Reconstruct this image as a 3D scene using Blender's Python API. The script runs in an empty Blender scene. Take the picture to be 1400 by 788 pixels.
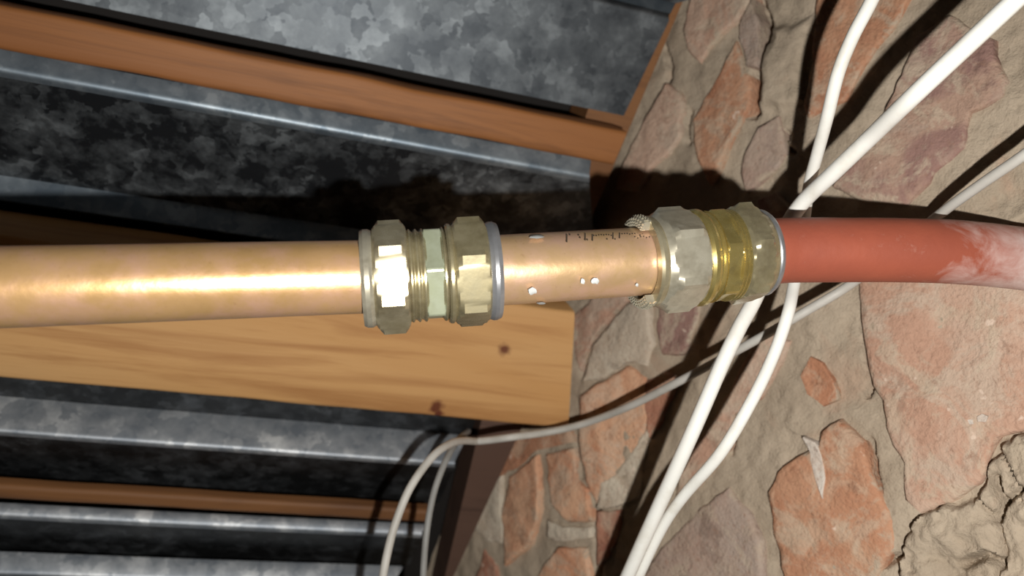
import bpy, bmesh, math, random
from mathutils import Vector, Matrix, noise
random.seed(4)
PI = math.pi
# ------------------------------------------------------------------ camera, flash, world, exposure
F_PX, CX, CY = 1200.0, 700.0, 394.0          # focal length and centre of the 1400x788 frame
H = 1.90                                     # camera height above the floor
# room directions seen from the camera (x right, y down, z forward)
n = Vector((.746, .121, .655)).normalized()              # into the brick wall
e = Vector((-.358, .903, .235)); e = (e - n*e.dot(n)).normalized()   # level along the wall
zz = n.cross(e)                                          # up
W3 = Matrix((n, e, zz))                                  # camera frame -> room (X into wall, Y along wall, Z up)
def tow(p): return W3 @ p + Vector((0, 0, H))
S = bpy.context.scene
cam = bpy.data.cameras.new('camera'); co = bpy.data.objects.new('camera', cam); S.collection.objects.link(co)
r, d_, f_ = W3 @ Vector((1, 0, 0)), W3 @ Vector((0, 1, 0)), W3 @ Vector((0, 0, 1))
m3 = Matrix((r, -d_, -f_)).transposed()
co.matrix_world = Matrix.Translation((0, 0, H)) @ m3.to_4x4()
cam.sensor_width = 36; cam.lens = 36*F_PX/1400; cam.clip_start = .005
cam.dof.use_dof = True; cam.dof.focus_distance = .285; cam.dof.aperture_fstop = 12
S.camera = co
wd = bpy.data.worlds.new('world'); S.world = wd; wd.use_nodes = True
wd.node_tree.nodes['Background'].inputs[0].default_value = (.9, .93, 1, 1)
wd.node_tree.nodes['Background'].inputs[1].default_value = .002
FO = .0350                                   # the phone's flash sits this far right of and below the lens
fl = bpy.data.lights.new('phone_flash', 'POINT'); fl.energy = 6.6; fl.color = (1, .965, .91); fl.shadow_soft_size = .0028
fo = bpy.data.objects.new('phone_flash', fl); S.collection.objects.link(fo); fo.location = tow(Vector((FO, FO, -.004)))
S.view_settings.view_transform = 'Standard'; S.view_settings.look = 'None'
S.view_settings.gamma = 1; S.view_settings.use_curve_mapping = False
S.view_settings.exposure = 0.0

# ------------------------------------------------------------------ measuring helpers
j = Vector((.947, .131, .2935)).normalized()             # the way the joists run (down towards the wall)
u = j.cross(e).normalized()                              # away from the camera, square to the ceiling
q = u.cross(j).normalized()
WD = .336                                                # camera to wall
def ray(x, y): return Vector(((x-CX)/F_PX, (y-CY)/F_PX, 1))
def atd(x, y, d): return ray(x, y)*d
def atn(x, y, w=WD): v = ray(x, y); return v*(w/v.dot(n))
def ath(x, y, h): v = ray(x, y); return v*(h/v.dot(u))
def dep(x, y, s):                                        # depth of a thing whose flash shadow on the wall is shifted by s
    D = atn(x-s, y-s).z
    return 1/(1/D + s/(F_PX*FO))
def lp(p0, p1, x):                                       # the point of a 3D line seen at column x
    k = (x-CX)/F_PX
    a0, a1 = p0.x-k*p0.z, p1.x-k*p1.z
    return p0 + (p1-p0)*(a0/(a0-a1))
def along(b, h, x):                                      # line parallel to the joists, seen at column x
    p = q*b + u*h
    return lp(p, p+j, x)
fb = lambda v, s=1.0, seed=0: noise.noise(Vector(v)*s + Vector((seed*7.3, seed*3.1, seed*1.7)))
def fbm(v, s, o=3, seed=0):
    t, a = 0, 1
    for k in range(o): t += a*fb(v, s*2**k, seed+k); a *= .5
    return t

# ------------------------------------------------------------------ materials
class NT:
    def __init__(s, name):
        s.m = bpy.data.materials.new(name); s.m.use_nodes = True; s.t = s.m.node_tree
        s.b = s.t.nodes['Principled BSDF']; s.pos = s.t.nodes.new('ShaderNodeNewGeometry').outputs['Position']
    def nd(s, ty, **kw):
        x = s.t.nodes.new(ty)
        for k, v in kw.items(): setattr(x, k, v)
        return x
    def L(s, a, b): s.t.links.new(a, b)
    def put(s, sock, v):
        if hasattr(v, 'links'): s.L(v, sock)
        elif isinstance(v, (tuple, list)): sock.default_value = tuple(v)+((1,) if len(v) == 3 and sock.type == 'RGBA' else ())
        else: sock.default_value = v
    def noise(s, scale, detail=4, rough=.55, vec=None, dist=0):
        x = s.nd('ShaderNodeTexNoise'); s.L(vec or s.pos, x.inputs['Vector'])
        x.inputs['Scale'].default_value = scale; x.inputs['Detail'].default_value = detail
        x.inputs['Roughness'].default_value = rough; x.inputs['Distortion'].default_value = dist
        return x.outputs['Fac']
    def voro(s, scale, vec=None, feat='F1'):
        x = s.nd('ShaderNodeTexVoronoi', feature=feat); s.L(vec or s.pos, x.inputs['Vector']); x.inputs['Scale'].default_value = scale
        return x
    def ramp(s, fac, *stops):
        x = s.nd('ShaderNodeValToRGB'); s.L(fac, x.inputs[0]); el = x.color_ramp.elements
        while len(el) < len(stops): el.new(.5)
        for k, (p, c) in enumerate(stops):
            el[k].position = p; el[k].color = (c, c, c, 1) if isinstance(c, (int, float)) else tuple(c)+(1,)
        return x.outputs['Color']
    def mix(s, f, a, b, mode='MIX'):
        x = s.nd('ShaderNodeMix', data_type='RGBA', blend_type=mode)
        s.put(x.inputs[0], f); s.put(x.inputs[6], a); s.put(x.inputs[7], b); return x.outputs[2]
    def math(s, op, a, b=0.0):
        x = s.nd('ShaderNodeMath', operation=op); s.put(x.inputs[0], a); s.put(x.inputs[1], b); return x.outputs[0]
    def frame(s, kj=1, kq=1, ku=1):                      # position measured along / across / into the ceiling
        c = s.nd('ShaderNodeCombineXYZ')
        for k, (ax, sc) in enumerate(((j, kj), (q, kq), (u, ku))):
            x = s.nd('ShaderNodeVectorMath', operation='DOT_PRODUCT'); s.L(s.pos, x.inputs[0])
            x.inputs[1].default_value = (W3 @ ax)*sc; s.L(x.outputs['Value'], c.inputs[k])
        return c.outputs[0]
    def dist(s, p):                                      # distance to a point of the room
        x = s.nd('ShaderNodeVectorMath', operation='DISTANCE'); s.L(s.pos, x.inputs[0]); x.inputs[1].default_value = p
        return x.outputs['Value']
    def bump(s, h, strength=.4, dist=.001):
        x = s.nd('ShaderNodeBump'); x.inputs['Strength'].default_value = strength; x.inputs['Distance'].default_value = dist
        s.L(h, x.inputs['Height']); s.L(x.outputs[0], s.b.inputs['Normal'])
    def out(s, col=None, rough=None, metal=None, spec=None):
        for k, v in (('Base Color', col), ('Roughness', rough), ('Metallic', metal), ('Specular IOR Level', spec)):
            if v is not None: s.put(s.b.inputs[k], v)
        return s.m

def m_copper(name, base, tarnish, pink):
    t = NT(name)
    v = t.noise(38, 4, .6); v2 = t.noise(95, 5, .6); v3 = t.noise(700, 3, .6)
    c = t.mix(t.ramp(v, (.38, 0), (.62, 1)), base, tarnish)
    c = t.mix(t.ramp(v2, (.42, 0), (.7, .85)), c, pink)
    c = t.mix(t.ramp(v3, (.62, 0), (.75, .25)), c, (.35, .17, .09))
    t.bump(t.noise(420, 4), .10, .0006)
    return t.out(c, t.math('ADD', t.math('MULTIPLY', v2, .20), .22), .60)
M = {}
M['copper'] = m_copper('copper', (.72, .45, .215), (.62, .385, .165), (.72, .435, .31))
M['copper_old'] = m_copper('copper_short', (.70, .47, .26), (.60, .40, .20), (.72, .46, .34))
def m_brass(name, c1, c2, rough, metal=.85, dark=.5):
    t = NT(name); v = t.noise(160, 5, .65); v2 = t.noise(900, 2)
    c = t.mix(t.ramp(v, (.35, 0), (.7, 1)), c1, c2)
    c = t.mix(t.ramp(t.noise(60, 4, .7), (.52, 0), (.72, dark)), c, (.16, .13, .08))
    t.bump(t.math('ADD', t.noise(260, 4), t.math('MULTIPLY', v2, .3)), .06, .0004)
    return t.out(c, t.math('ADD', t.math('MULTIPLY', v, .2), rough), metal)
M['brass_pale'] = m_brass('pale_brass', (.52, .465, .32), (.35, .30, .185), .19, .68, .6)
M['brass_olive'] = m_brass('olive_brass', (.40, .355, .225), (.27, .23, .13), .17, .62, .7)
M['brass_gold'] = m_brass('gold_brass', (.60, .49, .19), (.42, .33, .11), .17, .8)
M['brass_green'] = m_brass('verdigris_brass', (.42, .46, .34), (.33, .36, .24), .30, .45, .3)
M['steel'] = m_brass('nickel', (.38, .39, .41), (.27, .275, .29), .24, .7, .5)
M['silver'] = m_brass('bright_nickel', (.52, .49, .39), (.37, .34, .26), .20, .6, .7)
# red oxide paint, chalky white scuffing that grows towards the wall
t = NT('red_oxide_paint')
ck = t.dist(tow(atd(1420, 362, .297)))
near = t.math('SUBTRACT', 1.0, t.math('DIVIDE', ck, .034))
st = t.math('ADD', near, t.math('MULTIPLY', t.math('SUBTRACT', t.noise(85, 5, .65, dist=.6), .5), 2.0))
c = t.mix(t.ramp(t.noise(60, 4), (.35, 0), (.7, 1)), (.30, .076, .043), (.255, .064, .038))
c = t.mix(t.ramp(t.noise(120, 5, .7), (.60, 0), (.74, .4)), c, (.45, .24, .19))
c = t.mix(t.ramp(st, (.0, 0), (1.0, .85)), c, (.60, .49, .46))
t.bump(t.noise(350, 5, .6), .25, .0006)
M['red'] = t.out(c, .55, 0, .35)
t = NT('white_cable'); M['cable'] = t.out(t.mix(t.ramp(t.noise(90, 4), (.5, 0), (.75, 1)), (.74, .74, .70), (.64, .62, .56)), .42, 0, .4)
t = NT('dull_white_cable'); M['cable_dull'] = t.out(t.mix(t.ramp(t.noise(60, 4), (.4, 0), (.7, 1)), (.47, .455, .42), (.36, .345, .31)), .5, 0, .3)  # off-white, a step darker than the white cables
t = NT('grey_cable'); M['cable_grey'] = t.out(t.mix(t.ramp(t.noise(90, 4), (.4, 0), (.75, 1)), (.24, .24, .23), (.18, .175, .165)), .5, 0, .3)
t = NT('white_paint'); M['speck'] = t.out((.50, .52, .51), .6)
t = NT('ink'); M['ink'] = t.out((.06, .045, .03), .7)
# timber
def m_wood(name, a, b, c3, knots=(), scale=1.0):
    t = NT(name); v = t.frame(5*scale, 70*scale, 70*scale)
    g = t.noise(1, 5, .6, v, .8); v2 = t.frame(2.2, 16, 16); g2 = t.noise(1, 3, .5, v2, 1.2)
    fine = t.noise(1, 3, .7, t.frame(20, 420, 420))
    c = t.mix(t.ramp(g2, (.32, 0), (.68, 1)), a, b)
    c = t.mix(t.ramp(g, (.52, 0), (.70, .7)), c, c3)
    c = t.mix(t.ramp(fine, (.55, 0), (.75, .35)), c, c3)
    for p, rad in knots:
        dd = t.math('DIVIDE', t.math('ADD', t.dist(p), t.math('MULTIPLY', t.math('SUBTRACT', t.noise(220, 2), .5), .006)), rad)
        c = t.mix(t.ramp(dd, (.35, .9), (1.0, 0)), c, (.10, .022, .012))
    t.bump(fine, .25, .0006)
    return t.out(c, .6, 0, .3)
HC, HJ = .4189, .388                                     # ceiling sheets, underside of the joist
M['wood_joist'] = m_wood('pine_joist', (.58, .345, .15), (.45, .225, .075), (.31, .135, .045),
    [(tow(ath(689, 478, HJ)), .0042), (tow(ath(597, 557, HJ)), .0045), (tow(ath(600, 566, HJ)), .0028)])
M['wood_plate_shaded'] = m_wood('shaded_plate_wood', (.115, .066, .047), (.085, .048, .035), (.05, .028, .021))  # lower length of the wall plate, its shade put into a darker brown
M['wood_batten'] = m_wood('red_pine_batten', (.30, .125, .040), (.21, .08, .025), (.11, .042, .016))
M['wood_plate'] = m_wood('dark_pine_plate', (.21, .095, .036), (.15, .065, .026), (.09, .04, .02))
# galvanised sheet, mottled with zinc bloom
def m_galv(name, lo, hi, r0, metal=.8, cut=(.36, .56, .74), sc=1.0):
    t = NT(name); a = t.noise(70*sc, 6, .62); wv = t.nd('ShaderNodeVectorMath', operation='ADD'); t.L(t.pos, wv.inputs[0])
    nz_ = t.nd('ShaderNodeTexNoise'); t.L(t.pos, nz_.inputs['Vector']); nz_.inputs['Scale'].default_value = 190
    sc_ = t.nd('ShaderNodeVectorMath', operation='SCALE'); t.L(nz_.outputs['Color'], sc_.inputs[0]); sc_.inputs['Scale'].default_value = .011
    t.L(sc_.outputs[0], wv.inputs[1])
    bw = t.nd('ShaderNodeSeparateColor'); t.L(t.voro(125*sc, wv.outputs[0]).outputs['Color'], bw.inputs[0])
    f = t.math('ADD', t.math('MULTIPLY', a, .75), t.math('MULTIPLY', bw.outputs[0], .20))
    f = t.math('ADD', f, t.math('MULTIPLY', t.noise(330*sc, 3, .6), .10))
    f = t.math('ADD', f, t.math('MULTIPLY', t.math('SUBTRACT', t.noise(20, 3, .5), .5), .55))
    c = t.ramp(f, (cut[0], lo), (cut[1], tuple(x*.65+y*.35 for x, y in zip(lo, hi))), (cut[2], hi))
    return t.out(c, t.math('ADD', t.math('MULTIPLY', a, .2), r0), metal)
M['galv'] = m_galv('galvanised_sheet', (.045, .052, .060), (.175, .195, .210), .42)
M['galv_shaded'] = m_galv('shaded_galvanised_sheet', (.016, .018, .021), (.19, .21, .225), .36, .55, (.44, .60, .76), 1.25)  # faces of the sheet turned from the flash, shade put into the colour
M['galv_deep_shade'] = m_galv('deep_shaded_galvanised_sheet', (.012, .013, .014), (.085, .092, .10), .40, .4, (.44, .60, .76), 1.25)  # lower pans of the same metal, their black shade painted into the colour
M['galv_rib'] = m_galv('galvanised_rib', (.15, .19, .23), (.36, .41, .45), .42)  # same zinc, lightened in colour for folds that face the flash
M['galv_lit'] = m_galv('lit_galvanised_rib', (.32, .36, .41), (.85, .88, .90), .50)  # lower ribs of the same zinc, flash light put into a paler colour
t = NT('roofing_felt'); t.bump(t.noise(500, 3), .3, .001); M['felt'] = t.out((.018, .016, .015), .9, 0, .1)
# masonry
def m_brick(name, a, b, c3, smear=.5):
    t = NT(name); v = t.noise(24, 5, .62, dist=1.2); v2 = t.noise(46, 6, .68, dist=.8)
    c = t.mix(t.ramp(v, (.42, 0), (.58, 1)), a, b)
    c = t.mix(t.ramp(v2, (.50, 0), (.60, .85)), c, c3)
    c = t.mix(t.ramp(t.noise(33, 6, .66, dist=1.4), (.52, 0), (.60, smear)), c, (.47, .385, .29))
    c = t.mix(t.ramp(t.noise(70, 5, .7, dist=.6), (.58, 0), (.66, .6)), c, tuple(x*.62 for x in b))
    c = t.mix(t.ramp(t.noise(420, 3, .6), (.56, 0), (.75, .55)), c, (.28, .16, .11))
    c = t.mix(t.ramp(t.noise(150, 2, .6), (.71, 0), (.75, .6)), c, (.68, .54, .44))
    at = t.nd('ShaderNodeAttribute', attribute_name='rim').outputs['Fac']   # 1 in the rim, 0 inside: bed mortar smeared over it
    sm = t.math('ADD', at, t.math('MULTIPLY', t.math('SUBTRACT', t.noise(75, 5, .65, dist=.5), .5), 2.6))
    c = t.mix(t.ramp(sm, (.55, 0), (.80, .9)), c, t.mix(v2, (.46, .385, .295), (.36, .28, .205)))
    t.bump(t.math('ADD', t.math('MULTIPLY', t.noise(90, 6, .65), .7), t.math('MULTIPLY', t.noise(600, 3), .25)), .9, .0028)
    return t.out(c, .85, 0, .2)
M['b_pink'] = m_brick('pink_brick', (.47, .33, .25), (.43, .26, .185), (.46, .355, .275), .6)
M['b_orange'] = m_brick('orange_brick', (.45, .245, .15), (.40, .19, .11), (.48, .32, .22), .5)
M['b_red'] = m_brick('red_brick', (.40, .20, .13), (.32, .14, .095), (.42, .27, .19), .4)
M['b_grey'] = m_brick('grey_brick', (.37, .29, .24), (.34, .24, .19), (.37, .28, .22), .5)
M['b_purple'] = m_brick('purple_brick', (.37, .245, .185), (.27, .16, .135), (.38, .28, .22), .6)
M['b_pale'] = m_brick('pale_orange_brick', (.62, .37, .235), (.54, .27, .16), (.60, .42, .30), .5)
M['m_pale'] = m_brick('pale_mortar', (.56, .49, .39), (.50, .42, .33), (.46, .37, .28), .1)
M['m_lime'] = m_brick('lime_smear', (.62, .56, .50), (.56, .50, .44), (.50, .40, .33), .1)
t = NT('lime_mortar')
v = t.noise(30, 5, .6); c = t.mix(t.ramp(v, (.35, 0), (.68, 1)), (.42, .345, .262), (.335, .27, .20))
c = t.mix(t.ramp(t.noise(300, 4, .7), (.55, 0), (.72, .55)), c, (.24, .19, .14))
c = t.mix(t.ramp(t.noise(24, 4, .6, dist=.8), (.60, 0), (.72, .35)), c, (.42, .25, .17))
t.bump(t.math('ADD', t.math('MULTIPLY', t.noise(140, 6, .7), .7), t.math('MULTIPLY', t.noise(900, 3), .3)), .8, .002)
M['mortar'] = t.out(c, .9, 0, .15)

# ------------------------------------------------------------------ object helpers (points come in the camera frame)
def link(o): S.collection.objects.link(o); return o
def tag(o, label=None, cat=None, group=None, kind=None):
    for k, v in (('label', label), ('category', cat), ('group', group), ('kind', kind)):
        if v: o[k] = v
    return o
def thing(name, label, cat, p, group=None):
    o = link(bpy.data.objects.new(name, None)); o.location = tow(p); o.empty_display_size = .01
    return tag(o, label, cat, group)
def obj(name, vs, fs, mat, parent=None, smooth=None, room=False):
    vs = [Vector(v) for v in vs] if room else [tow(Vector(v)) for v in vs]
    c = sum(vs, Vector())/len(vs)
    me = bpy.data.meshes.new(name); me.from_pydata([v-c for v in vs], [], fs); me.materials.append(mat)
    bm = bmesh.new(); bm.from_mesh(me); bmesh.ops.recalc_face_normals(bm, faces=bm.faces); bm.to_mesh(me); bm.free()
    o = link(bpy.data.objects.new(name, me))
    base = Vector()
    p = parent
    while p: base = base + p.location; p = p.parent
    if parent: o.parent = parent
    o.location = c-base
    if smooth is not None:
        me.polygons.foreach_set('use_smooth', [True]*len(me.polygons)); me.set_sharp_from_angle(angle=math.radians(smooth))
    return o
def spline(pts, per=10):
    P = [pts[0]*2-pts[1]]+pts+[pts[-1]*2-pts[-2]]; out = []
    for i in range(1, len(P)-2):
        a, b, c, d = P[i-1:i+3]
        for k in range(per):
            s = k/per
            out.append(.5*((2*b)+(c-a)*s+(2*a-5*b+4*c-d)*s*s+(3*b-a-3*c+d)*s**3))
    return out+[P[-2]]
def tube(path, rad, seg=14, wob=0, seed=0):
    vs, fs = [], []; ref = Vector((.13, .2, 1))
    for i, p in enumerate(path):
        tg = (path[min(i+1, len(path)-1)]-path[max(i-1, 0)]).normalized()
        a = tg.cross(ref).normalized(); b = tg.cross(a)
        for k in range(seg):
            th = 2*PI*k/seg; dr = a*math.cos(th)+b*math.sin(th)
            rr = rad*(1+wob*fb(p+dr*rad, 90, seed)) if wob else rad
            vs.append(p+dr*rr)
        if i:
            o = (i-1)*seg
            fs += [(o+k, o+(k+1) % seg, o+seg+(k+1) % seg, o+seg+k) for k in range(seg)]
    fs += [tuple(range(seg-1, -1, -1)), tuple(range(len(vs)-seg, len(vs)))]
    return vs, fs
def frame_of(ax):
    """unit axis -> (towards camera, image-up) normals"""
    f = Vector((0, 0, -1)); f = (f-ax*f.dot(ax)).normalized()
    up = ax.cross(f); up = up if up.y < 0 else -up
    return f, up
def turned(p0, ax, prof, seg=72, rot=0.0):
    """solid turned about an axis; each ring = (position, radius, None | 'h' | clip radius for a hexagon)"""
    f, up = frame_of(ax); vs, fs = [], []
    for (a, rr, hx) in prof:
        for k in range(seg):
            th = 2*PI*k/seg+rot; R = rr
            if hx:
                ph = (th-rot) % (PI/3)-PI/6; R = rr*math.cos(PI/6)/math.cos(ph)
                if not isinstance(hx, str): R = min(R, hx)
            vs.append(p0+ax*a+(f*math.cos(th)+up*math.sin(th))*R)
    for i in range(len(prof)):
        o, o2 = i*seg, ((i+1) % len(prof))*seg
        fs += [(o+k, o+(k+1) % seg, o2+(k+1) % seg, o2+k) for k in range(seg)]
    return vs, fs

# ------------------------------------------------------------------ the wall: mortar bed and every brick
def YZ(x, y): p = tow(atn(x, y)); return (p.y, p.z)
POLY = [  # outline in the wall plane (columns and rows of the frame are turned into wall positions), material, how proud
 ('b_pink', [(950,-70),(1030,-70),(1021,0),(1008,20),(982,43),(965,63),(953,88),(938,68),(931,43),(938,5)], 2),
 ('b_pink', [(909,112),(926,122),(932,145),(924,165),(926,185),(909,211),(886,230),(868,262),(838,258),(850,225),(860,200),(882,155)], 2.5),
 ('b_orange', [(1002,53),(1015,94),(1025,102),(1021,152),(1005,175),(992,204),(982,231),(966,250),(952,221),(946,195),(942,165),(959,132),(982,96)], 3),
 ('b_grey', [(1010,20),(1024,-5),(1035,33),(1030,90),(1018,90),(1006,52)], 2.5),
 ('b_grey', [(1035,171),(1064,158),(1071,211),(1048,237),(1015,262),(1008,240),(1018,205)], 2),
 ('b_orange', [(1121,-40),(1113,20),(1108,86),(1096,141),(1100,160),(1156,137),(1173,98),(1203,56),(1241,0),(1262,-40)], 3),
 ('b_purple', [(1296,15),(1335,38),(1357,51),(1357,73),(1379,107),(1370,133),(1327,150),(1314,201),(1276,240),(1240,280),(1177,274),(1140,258),(1169,223),(1205,160),(1235,90),(1250,45)], 3.5),
 ('b_grey', [(1400,-50),(1470,-50),(1480,40),(1440,70),(1405,30)], 2),
 ('b_pink', [(1420,130),(1490,110),(1510,230),(1450,270),(1415,230)], 2),
 ('b_purple', [(1030,272),(1060,262),(1078,282),(1070,315),(1035,320)], 2),
 ('b_pink', [(1160,330),(1230,312),(1330,322),(1400,345),(1445,380),(1450,500),(1440,585),(1390,590),(1366,599),(1351,629),(1340,660),(1299,691),(1257,704),(1237,689),(1232,639),(1213,597),(1202,551),(1184,504),(1178,458),(1168,400)], 4),
 ('b_orange', [(1104,486),(1122,494),(1136,520),(1142,548),(1120,556),(1100,540),(1092,512)], 2),
 ('b_orange', [(1146,574),(1180,603),(1190,649),(1216,711),(1221,750),(1195,795),(1180,850),(1070,850),(1066,790),(1055,732),(1047,672),(1062,645),(1090,622),(1118,606),(1124,590)], 3.5),
 ('b_grey', [(905,742),(957,691),(993,668),(1022,700),(1042,742),(1046,800),(1050,850),(830,850),(868,800)], 3),
 ('b_pink', [(1040,452),(1078,463),(1062,505),(1036,546),(1001,551),(990,613),(950,668),(916,701),(921,660),(950,610),(973,572),(1010,505)], 2.5),
 ('b_pale', [(793,540),(820,520),(854,499),(877,515),(884,575),(866,615),(842,645),(824,668),(812,690),(800,660),(792,615),(787,585)], 3),
 ('b_pink', [(776,432),(802,416),(815,390),(850,385),(856,411),(826,440),(806,466),(788,506),(781,484)], 2.5),
 ('b_purple', [(900,410),(957,405),(946,450),(934,484),(898,486),(892,450)], 1.5),
 ('b_orange', [(672,597),(776,588),(783,605),(740,607),(712,632),(690,646),(664,664),(662,630)], 2),
 ('b_pale', [(692,650),(733,622),(737,699),(722,745),(688,776),(682,705)], 2.5),
 ('b_pale', [(742,619),(783,613),(786,655),(800,667),(806,714),(776,716),(752,690),(744,653)], 3),
 ('m_pale', [(745,712),(770,722),(804,722),(806,738),(762,741),(744,736)], 2),
 ('b_pale', [(762,748),(800,750),(806,800),(810,850),(712,850),(728,800),(744,770)], 2.5),
 ('b_red', [(814,699),(846,697),(842,734),(828,762),(812,774)], 2.5),
 ('b_red', [(658,751),(674,772),(680,800),(676,850),(636,850),(648,792)], 2),
 ('b_red', [(880,520),(905,508),(922,520),(900,575),(885,600),(878,560)], 2),
 ('b_pink', [(1232,778),(1262,768),(1285,800),(1270,850),(1222,850)], 2),
 ('m_pale', [(792,522),(806,474),(832,440),(858,414),(886,414),(890,470),(880,500),(852,496),(818,518)], 2.5),
 ('m_pale', [(820,662),(846,640),(870,605),(884,580),(880,630),(868,682),(840,694),(812,697)], 2.5),
 ('m_lime', [(1101,596),(1114,604),(1125,624),(1131,655),(1126,682),(1117,660),(1109,630)], 6.5),
 ('m_lime', [(1338,570),(1346,567),(1354,572),(1350,580),(1340,579)], 6.5),
 ('m_lime', [(1324,573),(1331,572),(1333,579),(1326,580)], 6.0),
 ('m_pale', [(652,664),(684,650),(680,700),(682,745),(660,742),(640,720)], 1.5),
 ('b_grey', [(905,300),(960,300),(990,345),(960,390),(905,385)], 2),
]
CRACKS = [([(1023,-10),(1036,22),(1041,46),(1034,62),(1030,100),(1024,150)], 2.6, 11), ([(1056,690),(1059,720),(1062,792)], 1.6, 10),
 ([(1176,462),(1184,500),(1186,520),(1178,540)], 1.3, 7), ([(1184,604),(1188,640),(1196,672)], 1.3, 6), ([(813,660),(808,700),(810,770),(812,800)], 1.7, 9),
 ([(784,600),(789,650)], 1.5, 7),
 ([(1362,655),(1372,690),(1366,712)], 1.2, 8), ([(1190,775),(1232,758)], 1.3, 6), ([(1320,770),(1350,758),(1372,772)], 1.3, 8), ([(1372,690),(1400,670)], 1.2, 6),
 ([(900,60),(908,90),(903,110)], 1.3, 6), ([(935,150),(930,170),(934,192)], 1.2, 5), ([(787,515),(790,480),(812,452),(852,408)], 1.4, 7), ([(990,620),(992,560),(1003,551)], 1.2, 5), ([(1070,180),(1066,196),(1078,206)], 1.3, 7)]
CR = [([YZ(*p) for p in pl], w*.001, d*.001) for pl, w, d in CRACKS]
LUMP = [YZ(*p) for p in ((1402,592),(1370,604),(1352,640),(1330,672),(1250,712),(1225,760),(1215,860),(1520,860),(1520,590))]
CREAM = [YZ(*p) for p in ((1046,35),(1112,20),(1100,140),(1062,158),(1030,150),(1036,80))]
HOLE = YZ(1428, 356)
def inside(p, pg):
    r = False
    for i in range(len(pg)):
        (x0, y0), (x1, y1) = pg[i-1], pg[i]
        if (y0 > p[1]) != (y1 > p[1]) and p[0] < (x1-x0)*(p[1]-y0)/(y1-y0)+x0: r = not r
    return r
def segd(p, a, b):
    dx, dy = b[0]-a[0], b[1]-a[1]; s = max(0, min(1, ((p[0]-a[0])*dx+(p[1]-a[1])*dy)/(dx*dx+dy*dy)))
    return math.hypot(p[0]-a[0]-dx*s, p[1]-a[1]-dy*s)
def edged(p, pg): return min(segd(p, pg[i-1], pg[i]) for i in range(len(pg)))
def mortar_x(y, z):
    p = (y, z); v = Vector((0, y, z))
    x = WD+.0036+fbm(v, 26, 4, 1)*.0024+fbm(v, 110, 3, 5)*.0010
    for pg, amt, rough in ((LUMP, .0062, .0042), (CREAM, .004, .001)):
        pw = (y+fbm(v, 75, 3, 51)*.0035, z+fbm(v, 75, 3, 57)*.0035)
        if inside(pw, pg):
            k = min(1, edged(pw, pg)/(.0022 if rough > .002 else .006)); k = k*k*(3-2*k)
            w_ = v+Vector((0, fb(v, 90, 15), fb(v, 90, 16)))*.004
            crust = abs(fb(w_, 60, 9))*.0034+fbm(w_, 130, 4, 12)*.0019+fbm(w_, 420, 2, 14)*.0008
            crack = .0035*max(0, 1-abs(fb(w_, 52, 21))/.05)*max(0, min(1, fb(v, 26, 19)*4+.5))
            x -= k*(amt+crust-crack) if rough > .002 else k*(amt+fbm(v, 60, 3, 3)*.001)
    for pl, w, dd in CR:
        if abs(pl[0][0]-y) < .2:
            m = min(segd(p, pl[i], pl[i+1]) for i in range(len(pl)-1))
            m += fb(v, 180, 20)*.0008
            if m < w*1.6: x += dd*max(0, 1-max(0, m)/(w*1.6))**.8
    dh = math.hypot(y-HOLE[0], z-HOLE[1])
    if dh < .02: x += .012*max(0, 1-max(0, dh-.0125)/.006) if dh > .0125 else .012
    return x
cor = [YZ(*p) for p in ((780, -140), (1480, -140), (1480, 900), (560, 900))]
y0, y1 = min(c[0] for c in cor), max(c[0] for c in cor); z0, z1 = min(c[1] for c in cor), max(c[1] for c in cor)
TOPZ = tow(atn(940, 0)).z+.055
z1 = TOPZ; z0 -= .10; y0 -= .10; y1 += .08
def toframe(y, z):
    p = W3.transposed() @ (Vector((WD, y, z))-Vector((0, 0, H)))
    return (CX+F_PX*p.x/p.z, CY+F_PX*p.y/p.z) if p.z > .02 else (-9e3, 0)
gx = list(range(300, 560, 20))+[560+3.2*k for k in range(282)]+list(range(1470, 1960, 30))
gy = list(range(-560, -20, 30))+[-20+3.2*k for k in range(256)]+list(range(805, 1360, 30))
vs, fs = [], []
for X in gx:
    for Y in gy:
        p = YZ(X, Y); vs.append((mortar_x(*p), *p))
nz = len(gy)
for a in range(len(gx)-1):
    for b in range(nz-1):
        o = a*nz+b; fs.append((o, o+1, o+nz+1, o+nz))
wall = obj('wall_right', vs, fs, M['mortar'], None, 60, room=True); wall['kind'] = 'structure'
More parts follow.
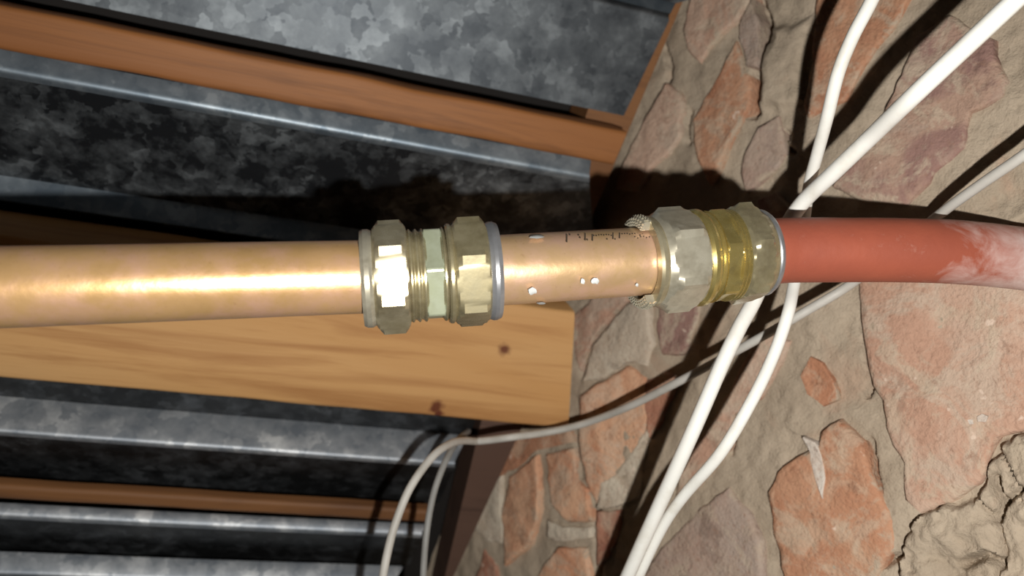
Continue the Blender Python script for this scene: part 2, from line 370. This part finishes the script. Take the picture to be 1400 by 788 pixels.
def brick(mat, pg, proud, seed, name='brick', rimk=1.0):
    c = (sum(p[0] for p in pg)/len(pg), sum(p[1] for p in pg)/len(pg)); out = []
    for i in range(len(pg)):                             # ragged outline
        a, b = pg[i], pg[(i+1) % len(pg)]; L = math.hypot(b[0]-a[0], b[1]-a[1]); k = max(1, int(L/.0032))
        for s in range(k):
            yy, zz_ = a[0]+(b[0]-a[0])*s/k, a[1]+(b[1]-a[1])*s/k
            v = Vector((0, yy, zz_)); out.append((yy+fbm(v, 120, 3, 31)*.0012, zz_+fbm(v, 120, 3, 47)*.0012))
    N = len(out); vs, fs = [], []; ty, tz = random.uniform(-.05, .05), random.uniform(-.05, .05)
    rings = [(1.0, .012), (1.0, .0034), (.985, .0010), (.955, .0002)]+[(k/9, 0) for k in range(8, 0, -1)]
    for f, dx in rings:
        for (yy, zz_) in out:
            y, z = c[0]+(yy-c[0])*f, c[1]+(zz_-c[1])*f; v = Vector((0, y, z))
            x = WD+.0026-proud*.0006+dx+(y-c[0])*ty+(z-c[1])*tz+fbm(v, 38, 4, seed)*.0016+fbm(v, 170, 2, seed+3)*.0004
            vs.append((x, y, z))
    vs.append((WD+.0026-proud*.0006+fbm(Vector((0,)+c), 38, 4, seed)*.0016, c[0], c[1]))
    for i in range(len(rings)-1):
        fs += [(i*N+k, i*N+(k+1) % N, (i+1)*N+(k+1) % N, (i+1)*N+k) for k in range(N)]
    o = (len(rings)-1)*N; fs += [(o+k, o+(k+1) % N, len(vs)-1) for k in range(N)]
    fs.append(tuple(range(N-1, -1, -1)))
    o = obj(name, vs, fs, mat, wall, 50, room=True)
    rim = []
    for f, dx in rings: rim += [max(0, (f-.45)/.55)**1.6*(.9 if N > 90 else .5)*rimk]*N
    at = o.data.attributes.new('rim', 'FLOAT', 'POINT'); at.data.foreach_set('value', rim+[0.0])
    return o
for k, (m, pg, pr) in enumerate(POLY):
    if m[0] == 'b': brick(M[m], [YZ(*p) for p in pg], pr, 60+k)
    else: brick(M[m], [YZ(*p) for p in pg], pr, 60+k, 'mortar_patch', .3)
# plainer courses of the same wall beyond the photograph's edge
row = 0; z = z0+.01; kinds = ['b_pink', 'b_red', 'b_orange', 'b_grey']
while z < z1-.06:
    y = y0+.01+(.06 if row % 2 else 0)
    while y < y1-.12:
        q4 = [(y, z), (y+.11, z+.002), (y+.109, z+.055), (y+.001, z+.054)]
        if all(not (540 < X < 1500 and -150 < Y < 930) for X, Y in (toframe(*p) for p in q4+[(y+.055, z+.027)])):
            brick(M[kinds[(row*3+int(y*40)) % 4]], q4, 2.5, 200+row)
        y += .122
    row += 1; z += .066

# ------------------------------------------------------------------ ceiling: felt, galvanised sheets, timbers
def prof(name, edges, mat, parent, left=-.26, thick=.0008, rnd=.0022):
    """folded sheet running with the joists: edges = (x, y seen, h, right end column)"""
    pts = []
    for (x, y, h, xr) in edges:
        P = ath(x, y, h); pts.append((P.dot(q), h, xr))
    ln = []
    for i, (b, h, xr) in enumerate(pts):
        if 0 < i < len(pts)-1:
            A, B, C = Vector((pts[i-1][0], pts[i-1][1])), Vector((b, h)), Vector((pts[i+1][0], pts[i+1][1]))
            r1, r2 = min(rnd, (A-B).length*.45), min(rnd, (C-B).length*.6)
            p, s = B+(A-B).normalized()*r1, B+(C-B).normalized()*r2
            for t_ in (0, .25, .5, .75, 1): w = p*(1-t_)**2+B*2*t_*(1-t_)+s*t_*t_; ln.append((w.x, w.y, xr))
        else: ln.append((b, h, xr))
    vs, fs = [], []; K = 24
    for layer in (0, 1):
        for b, h, xr in ln:
            pe = along(b, h, xr).dot(j)
            for k in range(K+1):
                a = left+(pe-left)*k/K
                vs.append(j*a+q*b+u*(h+layer*thick+fb((a*9, b*9, 0), 1, 2)*.0009))
    n1 = K+1; m = len(ln)
    for i in range(m-1):
        for k in range(K):
            o = i*n1+k; o2 = o+m*n1
            fs += [(o, o+1, o+n1+1, o+n1), (o2, o2+n1, o2+n1+1, o2+1)]
    for k in range(K):
        for o in (k, (m-1)*n1+k): fs.append((o, o+1, o+1+m*n1, o+m*n1))
    for i in range(m-1):
        for o in (i*n1, i*n1+K): fs.append((o, o+n1, o+n1+m*n1, o+m*n1))
    return obj(name, vs, fs, mat, parent, 40)
def timber(name, low, h0, h1, mat, parent=None, wear=.0007, K=40):
    """squared timber: four seen corners of its underside (left-top, right-top, right-bottom, left-bottom), h0 underside, h1 top"""
    P = [ath(x, y, h0) for x, y in low]; vs, fs = [], []; rr = .002
    for k in range(K+1):
        s = k/K; A = P[0]+(P[1]-P[0])*s; B = P[3]+(P[2]-P[3])*s; w = (B-A).normalized(); t_ = h1-h0
        ring = [A+u*t_, A+u*rr, A+u*rr*.3+w*rr*.3, A+w*rr, A+(B-A)*.35, A+(B-A)*.7, B-w*rr, B+u*rr*.3-w*rr*.3, B+u*rr, B+u*t_]
        vs += [v+Vector((0, 1, 1))*fb(v, 30, 4)*wear for v in ring]
    m = 10
    for k in range(K): fs += [(k*m+i, k*m+(i+1) % m, (k+1)*m+(i+1) % m, (k+1)*m+i) for i in range(m)]
    fs += [tuple(range(m-1, -1, -1)), tuple(range(K*m, K*m+m))]
    return obj(name, vs, fs, mat, parent, 45)
def onto(x, y, h, x2): return (lambda p: (CX+F_PX*p.x/p.z, CY+F_PX*p.y/p.z))(along(ath(x, y, h).dot(q), h, x2))
# felt above everything
HF = HC+.034
fc = [j*-.27+q*-.16+u*HF, along(-.16, HF, 1010), along(.62, HF, 560), j*-.27+q*.62+u*HF]
fc[1] = j*.30+q*-.16+u*HF; fc[2] = j*.16+q*.62+u*HF
felt = obj('ceiling', fc+[p+u*.004 for p in fc], [(0,1,2,3), (4,5,6,7), (0,1,5,4), (1,2,6,5), (2,3,7,6), (3,0,4,7)], M['felt']); felt['kind'] = 'structure'

A_ = HC
t = thing('metal_sheet', 'grey mottled galvanised sheet at the top of the photo, above the upper batten', 'metal sheet', ath(450, 20, A_))
prof('rib', [(850,-14,A_,924), (850,2,A_-.006,917)], M['galv_rib'], t)
prof('flat_pan', [(850,2,A_-.006,917), (850,6,A_,915), (450,75,A_,853)], M['galv'], t)
prof('flat_pan', [(450,-260,A_-.012,1010), (450,-160,A_,985), (850,-14,A_,924)], M['galv_shaded'], t)
t = thing('metal_sheet', 'dark galvanised sheet with a bright folded lip between upper batten and copper pipe', 'metal sheet', ath(450, 200, A_))
prof('rib', [(450,151.8,A_-.0150,808), (450,178,A_-.0205,806), (450,186,A_-.0178,806)], M['galv_rib'], t)
prof('flat_pan', [(450,186,A_-.0178,806), (0,240,A_+.010,815)], M['galv_shaded'], t)
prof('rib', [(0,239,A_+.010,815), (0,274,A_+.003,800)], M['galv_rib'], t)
prof('flat_pan', [(0,273,A_+.003,800), (0,284,A_+.012,795)], M['galv_shaded'], t)
t = thing('ribbed_metal_sheet', 'ribbed galvanised sheet with three bright ribs below the pine joist', 'metal sheet', ath(300, 620, A_))
Q = A_
prof('flat_pan', [(0,492,Q-.002,660), (0,545,Q+.010,640)], M['galv_deep_shade'], t)
prof('rib', [(0,542,Q+.0085,640), (0,590,Q-.008,622), (0,595,Q-.0055,622)], M['galv_lit'], t)
prof('flat_pan', [(0,595,Q-.0055,622), (0,652,Q+.022,600)], M['galv_deep_shade'], t)
prof('rib', [(0,688,Q-.002,590), (0,705,Q-.007,577), (0,709,Q-.0048,577)], M['galv_lit'], t)
prof('flat_pan', [(0,709,Q-.0048,577), (0,752,Q+.020,560)], M['galv_deep_shade'], t)
prof('rib', [(0,755,Q+.004,552), (0,785,Q-.005,538), (0,789,Q-.003,538)], M['galv_lit'], t)
prof('flat_pan', [(0,789,Q-.003,538), (0,870,Q+.012,520)], M['galv_deep_shade'], t)
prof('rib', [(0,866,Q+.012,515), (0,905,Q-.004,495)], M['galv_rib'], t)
prof('flat_pan', [(0,903,Q-.004,495), (0,1010,Q+.012,480)], M['galv_deep_shade'], t)

hb = A_-.0225
lx = -480
tag(timber('batten', [onto(450,97,hb,lx), onto(450,97,hb,858), onto(450,152,hb,838), onto(450,152,hb,lx)], hb, A_-.0025, M['wood_batten']),
    'reddish pine batten crossing between the two upper galvanised sheets', 'batten')
h2 = A_-.004
tag(timber('batten', [onto(0,664,h2,lx), onto(0,664,h2,588), onto(0,684,h2,580), onto(0,684,h2,lx)], h2, h2+.007, M['wood_plate']),
    'thin brown batten strip between the bright ribs of the lower sheet', 'batten')
jt = tag(timber('joist', [onto(0,322,HJ,lx), (786, onto(0,322,HJ,786)[1]), (777, onto(0,517,HJ,777)[1]), onto(0,517,HJ,lx)], HJ, A_+.004, M['wood_joist']),
    'wide knotty pine joist right behind the copper pipe', 'joist')
hp = A_+.0035
tag(timber('wall_plate', [(866, 60-160+60), (955, -50), (800, 320), (745, 330)], hp, hp+.026, M['wood_plate']),
    'brown timber strip in the upper corner where the sheets meet the brick wall', 'timber')
tag(timber('wall_plate', [(676, 500), (762, 480), (588, 858), (592, 858)], hp, hp+.026, M['wood_plate_shaded']),
    'dark brown board in the lower corner beside the end of the ribbed sheet', 'timber')

# ------------------------------------------------------------------ pipes and fittings
def axis(p, s): return (s-p).normalized()
L0, L1 = atd(0, 395.5, .2325), atd(495, 382.8, .2625)
f1a, f1b = atd(495, 381.5, .2628), atd(692, 369.5, .2688)
m0, m1 = atd(692, 369.5, .2688), atd(895, 360, .2805)
f2a, f2b = atd(880, 358.5, .2797), atd(1060, 344, .2915)
def straight_pipe(name, pa, pb, label, mat, per=40):
    t = thing(name, label, 'pipe', (pa+pb)/2)
    obj('tube', *tube([pa+(pb-pa)*k/per for k in range(per+1)], .0109, 48, .004), mat, t, 40)
    return t
t1 = straight_pipe('copper_pipe', lp(L0, L1, -1200), f1a+(f1b-f1a)*.42, 'long bare copper pipe running in from the left edge of the photo', M['copper'])
t2 = straight_pipe('copper_pipe', f1a+(f1b-f1a)*.56, f2a+(f2b-f2a)*.35, 'short copper pipe between the two brass fittings with ink marks on top', M['copper_old'])
# printed marks and paint specks lie on the short pipe's skin
def on_skin(p0, p1, x, y, lift=.00012, R=.01095):
    ax = axis(p0, p1); v = ray(x, y).normalized()
    w = p0; vv = v-ax*v.dot(ax); ww = -w+ax*w.dot(ax)
    a, b, c = vv.dot(vv), 2*vv.dot(ww), ww.dot(ww)-(R+lift)**2
    s = (-b-math.sqrt(max(0, b*b-4*a*c)))/(2*a)
    return v*s
def patch(name, x, y, rx, ry, mat, par, k=10, lift=.0002, rag=0):
    vs = [on_skin(m0, m1, x+rx*(1+rag*fb((x, i, 0), .9))*math.cos(2*PI*i/k), y+ry*(1+rag*fb((y, i, 0), .9))*math.sin(2*PI*i/k)) for i in range(k)]
    c = sum(vs, Vector())/k; nrm = -c.normalized()
    vs2 = [v+nrm*lift for v in vs]+[c+nrm*(lift*1.6)]
    return obj(name, vs+vs2, [(i, (i+1) % k, k+(i+1) % k, k+i) for i in range(k)]+[(k+i, k+(i+1) % k, 2*k) for i in range(k)], mat, par, 60)
vs, fs = [], []
def dash(x, y, w, h):
    P = [on_skin(m0, m1, X, Y) for X, Y in ((x-w, y-h), (x+w, y-h), (x+w, y+h), (x-w, y+h))]; o = len(vs)
    vs.extend(P+[p-p.normalized()*.00012 for p in P]); fs.extend([tuple(o+4+i for i in range(4))]+[(o+i, o+(i+1) % 4, o+4+(i+1) % 4, o+4+i) for i in range(4)])
for X, Y, hh in ((775,326,5.5), (800,324,5), (810,325,4.5), (838,322.5,4.5), (847,322,4)): dash(X, Y, .9, hh)
for k in range(8): dash(812+k*3.4, 322-.1*k+random.uniform(-.8, .8), .8, .8)
for k in range(13): dash(847+k*3.5, 320-.05*k+random.uniform(-3, 3)*(k/12), .9, .9)
for k in range(6): dash(868+k*4, 325+random.uniform(-2, 2), .8, .8)
for X, Y in ((779,321), (791,321.5), (793,325), (803,328), (830,327), (841,327)): dash(X, Y, .9, .9)
mk = obj('printed_marks', vs, fs, M['ink'], t2); mk['label'] = 'row of dark dotted ink marks'
for X, Y, a, b in ((728,398.5,5.5,5), (734,324,10,2.5), (797,385,3,4), (814,384.5,5,4.5), (871,390,2,2.5), (740,415,6,1.6)):
    patch('paint_speck', X, Y, a, b, M['speck'], t2, 12, .00018, .5)

def fitting(label, pa, pb, xs, parts):
    ax = axis(pa, pb); t = thing('compression_fitting', label, 'pipe fitting', (pa+pb)/2, 'brass compression fittings on the copper pipe')
    pos = lambda x: (lp(pa, pb, x)-pa).dot(ax)
    for name, mat, prof_, rot, lab in parts:
        o = obj(name, *turned(pa, ax, [(pos(x), rr, hx) for x, rr, hx in prof_], 180, math.radians(rot)), M[mat], t, 16)
        if lab: o['label'] = lab
    return t, ax, pos
RB = .01105                                              # bore
def nut(xa, xb, R, cl=.05, cr=.03):
    """hexagon nut with both ends chamfered; xa..xb columns"""
    ap = R*math.cos(PI/6); w = xb-xa
    return [(xa, RB, None), (xa, ap*.93, None), (xa+w*cl, R, ap*1.0), (xa+w*(cl+.06), R, ap*1.05), (xa+w*(cl+.17), R, 'h'), (xb-w*(cr+.15), R, 'h'), (xb-w*(cr+.05), R, ap*1.06),
            (xb-w*cr, R, ap*1.0), (xb, ap*.92, None), (xb, RB, None)]
def threads(xa, xb, R, k):
    p = [(xa, RB, None)]
    for i in range(k):
        a = xa+(xb-xa)*i/k; w = (xb-xa)/k
        p += [(a+w*.05, R*.945, None), (a+w*.45, R, None), (a+w*.65, R, None), (a+w*.98, R*.945, None)]
    return p+[(xb, RB, None)]
def ring(xa, xb, R, b=.25):
    w = (xb-xa)*b
    return [(xa, RB, None), (xa, R*.965, None), (xa+w, R, None), (xb-w, R, None), (xb, R*.965, None), (xb, RB, None)]
fitting('pale brass compression fitting on the left, with a pale green hexagon band', f1a, f1b, None, [
    ('collar', 'silver', ring(495, 511, .0148, .3), 0, 'dull silver collar ring'),
    ('nut', 'brass_pale', nut(510, 559, .0172), 30, 'pale worn brass nut'),
    ('threaded_body', 'brass_olive', threads(557, 583, .0141, 3)+[], 0, None),
    ('hexagon_band', 'brass_green', [(580, RB, None), (580, .0142, None), (581.5, .0150, .0148), (603, .0150, .0148), (604.5, .0142, None), (604.5, RB, None)], 4, 'pale green tinted brass band'),
    ('threaded_body', 'brass_olive', threads(602, 618, .0143, 2), 0, None),
    ('flange', 'brass_olive', ring(610, 619, .0152, .3), 0, None),
    ('nut', 'brass_olive', nut(617, 666, .0172), 15, 'olive brass nut with scratches'),
    ('collar', 'steel', ring(665, 680.5, .0151, .35), 0, 'bluish silver collar ring')])
ft, ax, pos = fitting('right brass compression fitting joining copper pipe to red pipe, knurled ring on its end', f2a, f2b, None, [
    ('collar', 'brass_pale', ring(880, 892, .0146, .3), 0, 'pale brass collar ring'),
    ('nut', 'silver', nut(888, 947, .0171, .14, .03), 30, 'pale silvery brass nut'),
    ('flange', 'brass_gold', ring(945, 957, .0158, .3), 0, 'bright yellow brass flange'),
    ('threaded_body', 'brass_gold', threads(956, 970, .0143, 2), 0, 'bright yellow brass thread'),
    ('hexagon_band', 'brass_gold', [(966, RB, None), (966, .0150, None), (967.5, .0160, .0157), (985, .0160, .0157), (986.5, .0150, None), (986.5, RB, None)], 10, 'bright yellow brass band'),
    ('threaded_body', 'brass_gold', threads(985, 999, .0150, 3), 0, 'bright yellow brass thread'),
    ('nut', 'brass_olive', nut(996, 1037, .0174, .06, .22), 12, 'dull grey olive brass nut'),
    ('collar', 'steel', ring(1035, 1043, .0143, .35), 0, 'bluish grey collar ring')])
# knurled silver ring, open at the front: what shows are its two ends above and below the pipe
bf, bu = frame_of(ax)
def arc_ring(t0, t1, K=14):
    vs, fs = [], []; sec = [(869, .0116), (869, .0136), (872, .0146), (880, .0146), (882, .0136), (882, .0116)]; m = len(sec)
    for k in range(K+1):
        th = t0+(t1-t0)*k/K
        for X, R in sec: vs.append(f2a+ax*pos(X)+(bf*math.cos(th)+bu*math.sin(th))*R)
    for k in range(K): fs += [(k*m+i, k*m+(i+1) % m, (k+1)*m+(i+1) % m, (k+1)*m+i) for i in range(m)]
    return vs, fs+[tuple(range(m-1, -1, -1)), tuple(range(K*m, K*m+m))]
T0, T1 = math.radians(56), math.radians(296)
kn = obj('knurled_ring', *arc_ring(T0, T1, 40), M['silver'], ft, 30); kn['label'] = 'bright knurled silver ring'
vs, fs = [], []
for X, R in ((868.6, .0122), (868.6, .0131), (870, .0140), (874, .0147), (877.5, .0148), (881, .0143)):
    for k in range(34):
        th = T0+(T1-T0)*(k+.5*(X > 872))/33.5; c = f2a+ax*pos(X)+(bf*math.cos(th)+bu*math.sin(th))*R; o = len(vs)
        vs += [c+v*.0006 for v in (ax, -ax, bf, -bf, bu, -bu)]
        fs += [tuple(o+i for i in f) for f in ((0,2,4), (0,4,3), (0,3,5), (0,5,2), (1,4,2), (1,3,4), (1,5,3), (1,2,5))]
kb = obj('knurling', vs, fs, M['silver'], kn, 60)
# red pipe, bending away into the wall
rp = [lp(f2a, f2b, 1005), lp(f2a, f2b, 1048), atd(1080, 342.3, .2928), atd(1150, 342.0, .2948), atd(1225, 342.3, .2965), atd(1300, 344.5, .2985), atd(1370, 350.5, .3020), atd(1440, 360.5, .3075), atd(1520, 373, .316)]
rt = thing('painted_pipe', 'red painted pipe bending into the brick wall at the right edge', 'pipe', atd(1200, 342, .296))
obj('tube', *tube(spline(rp, 8), .0109, 48, .012), M['red'], rt, 40)

# ------------------------------------------------------------------ cables
def cable(pts, rad, mat, label, cat='cable'):
    P = [atd(x, y, d if d < 1 else dep(x, y, d)) for x, y, d in pts]
    return tag(obj('cable', *tube(spline(P, 10), rad, 16), mat, None, 60), label, cat)
cable([(1560,-170,43), (1460,-68,42), (1388,0,42), (1320,64,41), (1250,130,39), (1190,188,30), (1140,236,.303), (1100,274,.3155), (1078,305,.322), (1055,350,.326), (1034,405,.325), (1010,450,.322), (985,503,28), (945,595,29), (900,694,26), (858,788,23), (826,860,20), (784,960,18), (744,1070,15)],
    .0028, M['cable'], 'thickest white cable, from the top right corner down behind the right brass fitting')
cable([(1262,-190,36), (1218,-60,36), (1192,0,36), (1166,50,36), (1146,100,35), (1131,160,30), (1117,212,.313), (1107,250,.3225), (1101,290,.329), (1095,340,.331), (1085,392,.322), (1077,430,.315), (1058,485,24), (1028,548,27), (985,620,27), (935,678,24), (905,722,22), (873,788,20), (845,850,18), (806,950,16), (766,1060,13)],
    .0022, M['cable'], 'thinner white cable, from the top edge behind the red pipe to the bottom, curving most')
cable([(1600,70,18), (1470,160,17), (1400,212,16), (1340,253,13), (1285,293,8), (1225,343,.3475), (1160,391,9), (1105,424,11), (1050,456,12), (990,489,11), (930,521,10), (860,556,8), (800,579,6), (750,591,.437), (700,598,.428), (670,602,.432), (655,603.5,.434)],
    .0018, M['cable_dull'], 'white cable lying close to the bricks behind the others, ending at the joist corner')
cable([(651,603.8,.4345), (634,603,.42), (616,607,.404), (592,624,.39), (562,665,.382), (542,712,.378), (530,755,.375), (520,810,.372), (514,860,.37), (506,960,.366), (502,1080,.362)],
    .0018, M['cable_dull'], 'pale cable curving down in a wide arc over the end of the ribbed sheet')
cable([(640,590,.452), (628,600,.43), (618,614,.415), (606,638,.405), (593,675,.40), (584,722,.395), (579,780,.392), (577,860,.39), (577,960,.387), (578,1080,.385)],
    .0015, M['cable_grey'], 'thin dark grey cable hanging steeply beside the dark board at the ribbed sheet')
